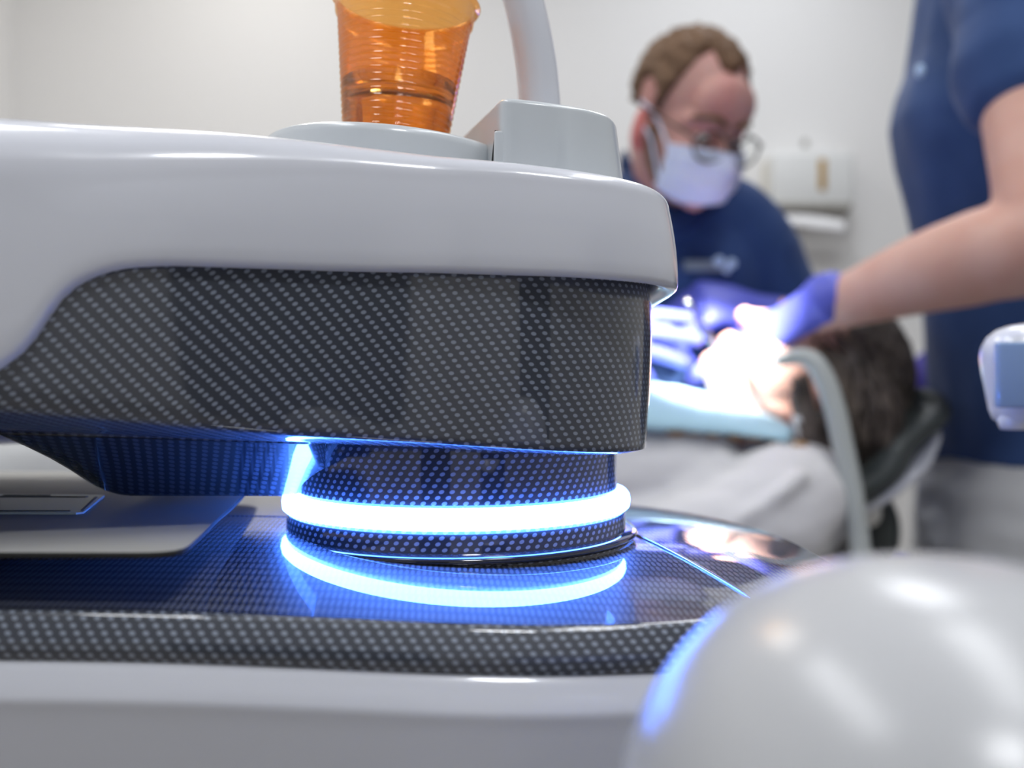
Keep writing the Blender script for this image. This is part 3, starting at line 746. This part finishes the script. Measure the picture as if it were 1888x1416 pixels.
# mask, straps, glasses
def mask_pt(s, t):                           # s -1..1 around the face, t 0 top .. 1 chin
    a = s * math.radians(78); wd = lerp(.078, .068, t); dp = .062 + .018 * math.sin(PI * min(1, t * 1.05)) ** 0.8
    z = lerp(-.012 - .012 * abs(s) ** 1.5, -.112 + .020 * s * s, t)
    y = -.050 - dp * math.cos(a) + (.010 * t) - (.016 * math.exp(-(s / .16) ** 2) * (1 - t) ** 1.3) * (1 - .3 * t)
    if t > .85: y += .05 * (t - .85) / .15 * math.cos(a) * .5
    y += .0018 * math.sin(t * 3 * 2 * PI)
    return HD @ V((wd * math.sin(a), y, z))
rings = [[mask_pt(-1 + 2 * i / 28, j / 20) for i in range(29)] for j in range(21)]
mk = add('face_mask', loft(rings, closed=False), 'mask_fabric', dentist, label='pale blue-white surgical face mask')
sm = mk.modifiers.new('thick', 'SOLIDIFY'); sm.thickness = 0.0015
for sx in (-1, 1):
    for t, z in ((0.02, .022), (.80, -.03)):
        add('ear_loop', tube_mesh([mask_pt(sx * .99, t), HD @ V((sx * .080, -.020, lerp(-.02, z, .6))), HD @ V((sx * .086, .018, z * .6 + .004))], [.0022] * 3, n=6), 'mask_fabric', mk)
gl = add('glasses', tube_mesh([HD @ V((-.009, -.124, -.006)), HD @ V((0, -.127, -.002)), HD @ V((.009, -.124, -.006))], [.0014] * 3, n=8), 'frame_metal', dentist, label='thin round-rimmed glasses')
for sx in (-1, 1):
    lp = [HD @ V((sx * (.036 + .027 * math.cos(2 * PI * k / 36)), -.121 + .012 * (.036 + .027 * math.cos(2 * PI * k / 36) - .009) / .05, -.010 + .0225 * math.sin(2 * PI * k / 36))) for k in range(36)]
    add('rim', ring_tube(lp, .0019), 'frame_metal', gl)
    bm = bmesh.new(); c_ = sum(lp, V((0, 0, 0))) / 36; off = HD.to_3x3() @ V((0, .0008, 0))
    f1 = bm.faces.new([bm.verts.new(p) for p in lp]); f2 = bm.faces.new([bm.verts.new(p + off) for p in reversed(lp)])
    add('spectacle_lens', bm_mesh(bm), 'lens', gl, smooth=False)
    add('temple_arm', tube_mesh([HD @ V((sx * .063, -.108, -.002)), HD @ V((sx * .074, -.095, .002)), HD @ V((sx * .081, -.03, .008)), HD @ V((sx * .084, .015, .012))], [.002] * 4, n=8), 'frame_metal', gl)
# gloved hands
glove('glove', P(1020, 622, 1.21), (0.995, 0.02, -0.03), (0.0, -0.93, 0.36), dentist, [(2, 6, 5), (6, 8, 6), (14, 14, 10), (22, 26, 20)], side=-1, spread=.25, thumb=(0.3, 0.95, -0.6), s=1.14, mat_label='violet-blue nitrile glove reaching in from the left')
glove('glove', P(1404, 578, 1.42), (-0.90, -0.30, 0.16), (0.20, -0.62, 0.75), dentist, [(42, 62, 35), (40, 58, 35), (42, 56, 35), (45, 55, 30)], side=-1, thumb=(0.5, 0.7, -0.6), s=1.24, mat_label='violet-blue nitrile glove gripping the instrument')

# ---- instrument
i0, i1, i2 = P(1268, 556, 1.27), P(1292, 598, 1.265), P(1336, 664, 1.26)
ins = add('dental_instrument', tube_mesh([i0, i1, i1.lerp(i2, .5), i2], [.0045, .0062, .0052, .003], n=14), 'chrome', label='slim steel dental instrument pointing down at the patient\'s mouth', cat='instrument')

# ---- patient, lying face up
PD = 1.25
HP = frame(P(1476, 697, PD), (-0.44, -0.15, 0.88), (0.88, -0.02, 0.45), 0.97)
bm = bmesh.new()
head_pieces(bm, HP, False)
tube(bm, [HP @ V((0, .02, -.05)), P(1395, 790, 1.26), P(1360, 840, 1.28)], [.055, .052, .06], n=18)
tube(bm, [P(1395, 850, 1.28), P(1250, 870, 1.29), P(1000, 880, 1.30), P(760, 890, 1.31)], [(.13, .08), (.17, .10), (.15, .095), (.16, .09)], n=24)
for dy in (-.1, .1):
    tube(bm, [P(760, 900, 1.31) + V((0, dy, 0)), P(380, 850, 1.31) + V((0, dy, 0)), P(0, 880, 1.31) + V((0, dy, 0)), P(-150, 885, 1.31) + V((0, dy, 0))], [.085, .062, .05, .04], n=16)
tube(bm, [P(1450, 905, 1.12), P(1290, 990, 1.08), P(1120, 1010, 1.10), P(950, 950, 1.16)], [.05, .045, .04, .03], n=16)
tube(bm, [P(1410, 880, 1.42), P(1200, 940, 1.50), P(950, 920, 1.42)], [.05, .045, .03], n=16)
patient = add('person', merge(bm, 0.0055, 5), 'skin', base=(0.2, 1.28, 0.5), label='person with dark hair lying face up under the lamp in a pale sweater', cat='person')
face_parts(HP, patient)
hr = hair_cap(HP, patient, [(0, .50), (40, .45), (60, .15), (75, -.25), (95, -.25), (118, -.75), (180, -.9)], 'dark_hair', 0.018, 0.006)
# long hair spread back over the headrest, one lock after another
bm = bmesh.new(); rnd = random.Random(3)
ell(bm, P(1560, 735, 1.26), (.072, .085, .095), Matrix.Rotation(0.5, 3, 'Y')); ell(bm, P(1590, 800, 1.25), (.062, .08, .085), Matrix.Rotation(0.3, 3, 'Y')); ell(bm, P(1520, 790, 1.235), (.05, .07, .08))
me1 = merge(bm, 0.006, 5, (0.010, 16))
add('hair_mass', me1, 'dark_hair', hr)
bm = bmesh.new()
for k in range(170):
    a = rnd.uniform(0, 1); d = rnd.uniform(1.128, 1.158) + 0.01 * math.sin(a * 5)
    p0 = P(1500 + 90 * a + rnd.uniform(-10, 10), 600 + 70 * rnd.random() + 20 * (1 - a), d + 0.05)
    p1 = P(1530 + 105 * a + rnd.uniform(-12, 12), 700 + rnd.uniform(-25, 25), d + 0.02)
    p2 = P(1525 + 130 * a + rnd.uniform(-15, 15), 790 + rnd.uniform(-20, 30), d + 0.02)
    p3 = P(1510 + 120 * a + rnd.uniform(-22, 22), 860 + rnd.uniform(-20, 40), d + 0.05)
    r = rnd.uniform(.0018, .0036)
    tube(bm, [p0, p1, p2, p3], [r * .7, r, r, r * .4], n=6, sub=4)
for k in range(40):
    p0 = P(1470 + rnd.uniform(-12, 22), 700 + rnd.uniform(-10, 40), 1.155); p1 = P(1490 + rnd.uniform(-18, 22), 790 + rnd.uniform(-20, 20), 1.14)
    p2 = P(1530 + rnd.uniform(-18, 22), 870 + rnd.uniform(-20, 25), 1.16); r = rnd.uniform(.0018, .0034)
    tube(bm, [p0, p1, p2], [r, r, r * .5], n=6, sub=4)
lk = add('hair_lock', bm_mesh(bm), 'hair_strand', hr, kind='stuff')
bm = bmesh.new(); q = P(1472, 734, 1.158); ell(bm, q, (.006, .003, .006), None, 12); add('earring', bm_mesh(bm), 'gold', patient, label='small gold earring')
for u, v, r in ((1474, 775, .0095), (1481, 793, .011)):
    bm = bmesh.new(); ell(bm, P(u, v, 1.145), (r, .007, r * 1.1), None, 12); add('pearl_earring', bm_mesh(bm), 'pearl', patient)
# sweater
bm = bmesh.new()
tube(bm, [P(1420, 838, 1.27), P(1330, 868, 1.285), P(1180, 862, 1.295), P(1000, 872, 1.305), P(780, 890, 1.31)], [(.12, .055), (.17, .098), (.185, .118), (.17, .112), (.165, .10)], n=30)
tube(bm, [P(1462, 925, 1.14), P(1400, 960, 1.115), P(1290, 1010, 1.10), P(1110, 1030, 1.12), P(980, 980, 1.17)], [.078, .080, .072, .062, .045], n=20)
tube(bm, [P(1420, 870, 1.20), P(1475, 920, 1.15)], [.07, .07], n=16)
tube(bm, [P(1400, 880, 1.40), P(1200, 945, 1.50), P(1000, 930, 1.44)], [.07, .06, .05], n=16)
for a, b in ((P(1440, 822, 1.125), P(1275, 950, 1.065)), (P(1475, 880, 1.06), P(1330, 985, 1.035)), (P(1335, 845, 1.12), P(1235, 925, 1.10))):
    tube(bm, [a, a.lerp(b, .5) + V((0.012, 0, .006)), b], [.010, .015, .010], n=10)
swe = add('sweater', merge(bm, 0.006, 3, (0.007, 13)), 'sweater', patient, label='pale grey sweater')
for u, v in ((1247, 795), (1282, 793), (1316, 798), (1355, 803), (1392, 806), (1430, 813), (1474, 822), (1487, 836)):
    d = 1.135 if u < 1440 else 1.13
    bm = bmesh.new(); ell(bm, P(u, v, d), (.0095 + .004 * rnd.random(), .006, .006), None, 12); add('trim_ornament', bm_mesh(bm), 'ornament', swe)
# trousers over the legs
bm = bmesh.new()
tube(bm, [P(860, 890, 1.31), P(760, 895, 1.31)], [(.165, .10), (.165, .10)], n=20)
for dy in (-.1, .1):
    tube(bm, [P(800, 900, 1.31) + V((0, dy, 0)), P(380, 850, 1.31) + V((0, dy, 0)), P(0, 870, 1.31) + V((0, dy, 0)), P(-120, 880, 1.31) + V((0, dy, 0))], [.095, .078, .062, .055], n=16)
add('trousers', merge(bm, 0.008, 5, (0.006, 8)), 'trousers', patient)
for dy in (-.1, .1):
    bm = bmesh.new(); tube(bm, [P(-140, 890, 1.31) + V((0, dy, 0)), P(-180, 870, 1.31) + V((0, dy, 0)), P(-185, 790, 1.31) + V((0, dy, 0))], [.045, .045, .035], n=14)
    add('shoe', merge(bm, 0.006, 3), 'trousers', patient)
# bib over the chest
rings = []
for j in range(23):
    t = j / 22; r = []
    for i in range(31):
        s = i / 30; u = lerp(1085, 1452, s)
        topv = table([(1085, 672), (1150, 678), (1180, 690), (1230, 708), (1290, 722), (1350, 738), (1400, 760), (1452, 790)], u); botv = table([(1085, 786), (1250, 792), (1380, 802), (1452, 812)], u)
        a = lerp(-0.9, 1.0, t)
        if a < 0: q = P(u, topv, 1.28) + V((0, -a * .16, -(a * a) * .05))
        else:
            k = a ** 1.15; q = P(u, topv, 1.28).lerp(P(u, botv, 1.118), k) + V((0, -.030 * math.sin(PI * k), .010 * math.sin(PI * k)))
        q += V((0, 0, .0025 * noise.noise(V((u * .03, t * 6, 0)))))
        r.append(q)
    rings.append(r)
bib = add('bib', loft(rings, closed=False), 'bib', label='light blue paper bib spread over the patient\'s chest', cat='bib')
sm = bib.modifiers.new('thick', 'SOLIDIFY'); sm.thickness = 0.002

# ---- assistant at the right
AD = 1.28
bm = bmesh.new()
prof = [(-170, 1742, .09, .15), (-80, 1728, .115, .18), (0, 1714, .12, .18), (100, 1697, .125, .175), (160, 1672, .135, .17), (215, 1658, .14, .165), (280, 1666, .135, .16), (370, 1690, .12, .15), (470, 1707, .115, .145), (570, 1724, .115, .15), (700, 1734, .12, .165), (800, 1738, .125, .172), (850, 1736, .13, .175)]
def stack(prof, k=1.0, n=40, d=AD, dx=0.0):
    rings = []
    for v, ul, a, b in prof:
        c = P(ul, v, d) + V((a + dx, 0, 0))
        rings.append([V((c.x + a * k * math.cos(2 * PI * i / n), d + b * k * math.sin(2 * PI * i / n), c.z)) for i in range(n)])
    return rings
def stack_into(bm, rings):
    vs = [[bm.verts.new(p) for p in r] for r in rings]; n = len(rings[0])
    for i in range(len(vs) - 1):
        for k in range(n): bm.faces.new((vs[i][k], vs[i][(k + 1) % n], vs[i + 1][(k + 1) % n], vs[i + 1][k]))
    bm.faces.new(vs[0]); bm.faces.new(vs[-1])
SA = P(1890, 10, 1.10); EL = P(1925, 425, 0.985); WR = P(1492, 580, 1.185)
stack_into(bm, stack(prof, 0.9, dx=0.004))
HA = frame(P(1770, -330, 1.28) + V((.05, 0, 0)), (-0.85, 0.1, -0.5), (-0.2, 0, 1))
head_pieces(bm, HA, False)
tube(bm, [HA @ V((0, .02, -.05)), P(1830, -190, 1.28), P(1840, -120, 1.28)], [.05, .052, .07], n=16)
tube(bm, [SA + V((0, .03, .02)), SA.lerp(EL, .5) + V((.0, 0, 0)), EL, EL.lerp(WR, .22) + V((0, 0, -.004)), EL.lerp(WR, .45), EL.lerp(WR, .75), WR, P(1465, 590, 1.19)], [.058, .055, .052, .0535, .048, .036, .0262, .020], n=22)
tube(bm, [P(1850, -10, 1.44), P(1850, 250, 1.52), P(1820, 420, 1.50), P(1740, 560, 1.46)], [.05, .046, .042, .03], n=16)
prof2 = [(840, 1740, .122, .168), (900, 1730, .13, .172), (1000, 1724, .13, .172), (1060, 1735, .12, .165)]
stack_into(bm, stack(prof2, 0.92, dx=0.006))
for dy in (-.085, .085):
    tube(bm, [V((0.72, AD + dy, 0.66)), V((0.73, AD + dy, 0.35)), V((0.74, AD + dy, 0.08)), V((0.66, AD + dy, 0.035))], [.075, .055, .042, .036], n=14)
assist = add('person', merge(bm, 0.0055, 5), 'skin', base=(0.72, AD, 0), label='person standing at right in navy polo and pale trousers, reaching a gloved arm over', cat='person')
face_parts(HA, assist)
hair_cap(HA, assist, [(0, .55), (50, .5), (65, .0), (85, -.3), (110, -.6), (180, -.8)], 'brown_hair', 0.018)
bm = bmesh.new()
stack_into(bm, stack(prof))
up_d = (EL - SA).normalized()
tube(bm, [P(1845, -70, 1.20), SA, SA.lerp(EL, .16), SA.lerp(EL, .33)], [.075, .082, .080, .080], n=24)
tube(bm, [P(1850, -60, 1.40), P(1850, 30, 1.46), P(1850, 150, 1.49)], [.07, .068, .066], n=20)
ashirt = add('polo_shirt', merge(bm, 0.006, 4, (0.010, 8, (1, 1, .55))), 'navy_shirt', assist, label='navy blue polo shirt')
bm = bmesh.new(); ell(bm, P(1697, 131, 1.165), (.006, .004, .009), None, 12); add('chest_emblem', bm_mesh(bm), 'badge_blue', ashirt)
bm = bmesh.new()
stack_into(bm, stack([(835, 1742, .125, .17), (880, 1728, .135, .176), (960, 1712, .142, .18), (1040, 1716, .138, .178), (1120, 1730, .125, .17)]))
for dy in (-.09, .09):
    tube(bm, [V((0.72, AD + dy, 0.68)), V((0.73, AD + dy, 0.38)), V((0.735, AD + dy, 0.06))], [.10, .08, .07], n=18)
add('trousers', merge(bm, 0.006, 4, (0.011, 9, (1, 1, 1.6))), 'trousers', assist, label='pale grey-white work trousers')
for dy in (-.085, .085):
    bm = bmesh.new(); tube(bm, [V((0.76, AD + dy, 0.045)), V((0.70, AD + dy, 0.045)), V((0.60, AD + dy, 0.032))], [(.042, .045), (.044, .042), (.040, .030)], n=16)
    add('shoe', merge(bm, 0.005, 3), 'trousers', assist)
glove('glove', P(1460, 591, 1.19), (-0.60, 0.58, -0.44), (-0.16, -0.70, 0.70), assist, [(14, 20, 16), (18, 26, 20), (46, 55, 35), (52, 60, 35)], side=1, thumb=(0.35, 0.85, -0.75), s=1.04, mat_label='violet-blue nitrile glove at the patient\'s mouth')

# ---- suction hose
hs = [P(1352, 655, 1.215), P(1392, 668, 1.165), P(1440, 664, 1.135), P(1478, 657, 1.12), P(1508, 676, 1.11), P(1535, 738, 1.10), P(1556, 830, 1.09), P(1575, 930, 1.08), P(1588, 1040, 1.07), P(1600, 1200, 1.03), V((0.42, 0.90, 0.35)), V((0.36, 0.72, 0.30))]
hose = add('suction_hose', tube_mesh(hs[2:], [.008, .0105, .0122, .0125, .0125, .0125, .0125, .0125, .0125, .0125], n=18), 'hose', label='grey suction hose curving down from the gloved hand past the dark hair', cat='hose')
add('suction_tip', tube_mesh(hs[:3], [.0038, .0045, .0065], n=14), 'pearl', hose, label='slim white suction tip')

# ---------------------------------------------------------------- dental chair under the patient
chair = empty('dental_chair', (0.0, 1.3, 0), 'reclined dental chair with dark cushioned headrest under the patient', 'dental chair')
rot = Matrix.Rotation(math.radians(-28), 3, 'Y')
bm = bmesh.new()
tube(bm, [P(1520, 908, 1.24), P(1568, 888, 1.235), P(1620, 842, 1.23), P(1660, 782, 1.225), P(1680, 735, 1.23)], [(.095, .022), (.105, .030), (.105, .032), (.090, .026), (.06, .016)], n=24)
add('headrest', merge(bm, 0.005, 5), 'headrest_pad', chair, label='dark padded headrest')
bm = bmesh.new()
tube(bm, [P(1530, 938, 1.245), P(1580, 915, 1.24), P(1645, 860, 1.235), P(1690, 792, 1.235)], [(.085, .014), (.098, .016), (.098, .016), (.07, .012)], n=24)
add('headrest_shell', merge(bm, 0.005, 4), 'white_plastic', chair)
bm = bmesh.new(); ell(bm, P(1605, 975, 1.25), (.036, .05, .058)); tube(bm, [P(1600, 920, 1.26), P(1598, 1010, 1.27), P(1500, 1090, 1.28)], [.03, .035, .03], n=14)
add('headrest_joint', merge(bm, 0.005, 4), 'headrest_pad', chair)
for u, r in ((1562, .010), (1604, .015)):  # pale ellipsoids standing in for the highlight on the joint
    bm = bmesh.new(); ell(bm, P(u, 945, 1.185), (r, .008, r * 1.25), None, 14); add('joint_glint', bm_mesh(bm), 'pearl', chair)
for nm, u0, v0, u1, v1, th in (('back_pad', 1500, 1030, 760, 1040, .06), ('seat_pad', 770, 1040, 380, 1000, .06), ('leg_pad', 390, 1000, -180, 985, .05)):
    a, b = P(u0, v0, 1.30), P(u1, v1, 1.30)
    bm = bmesh.new(); tube(bm, [a, a.lerp(b, .5), b], [(.24, th), (.25, th), (.24, th)], n=24)
    add(nm, merge(bm, 0.01, 4), 'chair_pad', chair)
add('pedestal', lathe([(0.30, 0.0), (0.30, 0.05), (0.16, 0.08), (0.14, 0.2), (0.14, 0.60), (0.2, 0.63)], V((-0.36, 1.3, 0)), 48), 'white_plastic', chair)

# ---------------------------------------------------------------- purple stool back behind the headrest
stool = empty('work_stool', (0.70, 1.75, 0), 'purple padded stool backrest showing between headrest and navy shirt', 'stool')
bm = bmesh.new()
tube(bm, [P(1682, 742, 1.70), P(1702, 708, 1.70), P(1736, 676, 1.70), P(1800, 690, 1.70)], [(.03, .022), (.04, .036), (.04, .040), (.04, .04)], n=16)
ell(bm, P(1730, 715, 1.70), (.05, .03, .05))
add('backrest', merge(bm, 0.006, 4), 'purple_pad', stool)
add('back_post', tube_mesh([P(1745, 720, 1.72), V((0.79, 1.78, 0.75)), V((0.78, 1.80, 0.52)), V((0.76, 1.92, 0.50))], [.014] * 4, n=12), 'chrome', stool)
add('stool_seat', lathe([(0.02, 0.47), (0.17, 0.475), (0.19, 0.50), (0.18, 0.53), (0.02, 0.54)], V((0.76, 1.98, 0)), 40), 'purple_pad', stool)
add('stool_base', lathe([(0.26, 0.0), (0.26, 0.03), (0.04, 0.06), (0.025, 0.10), (0.025, 0.48)], V((0.76, 1.98, 0)), 40), 'chrome', stool)
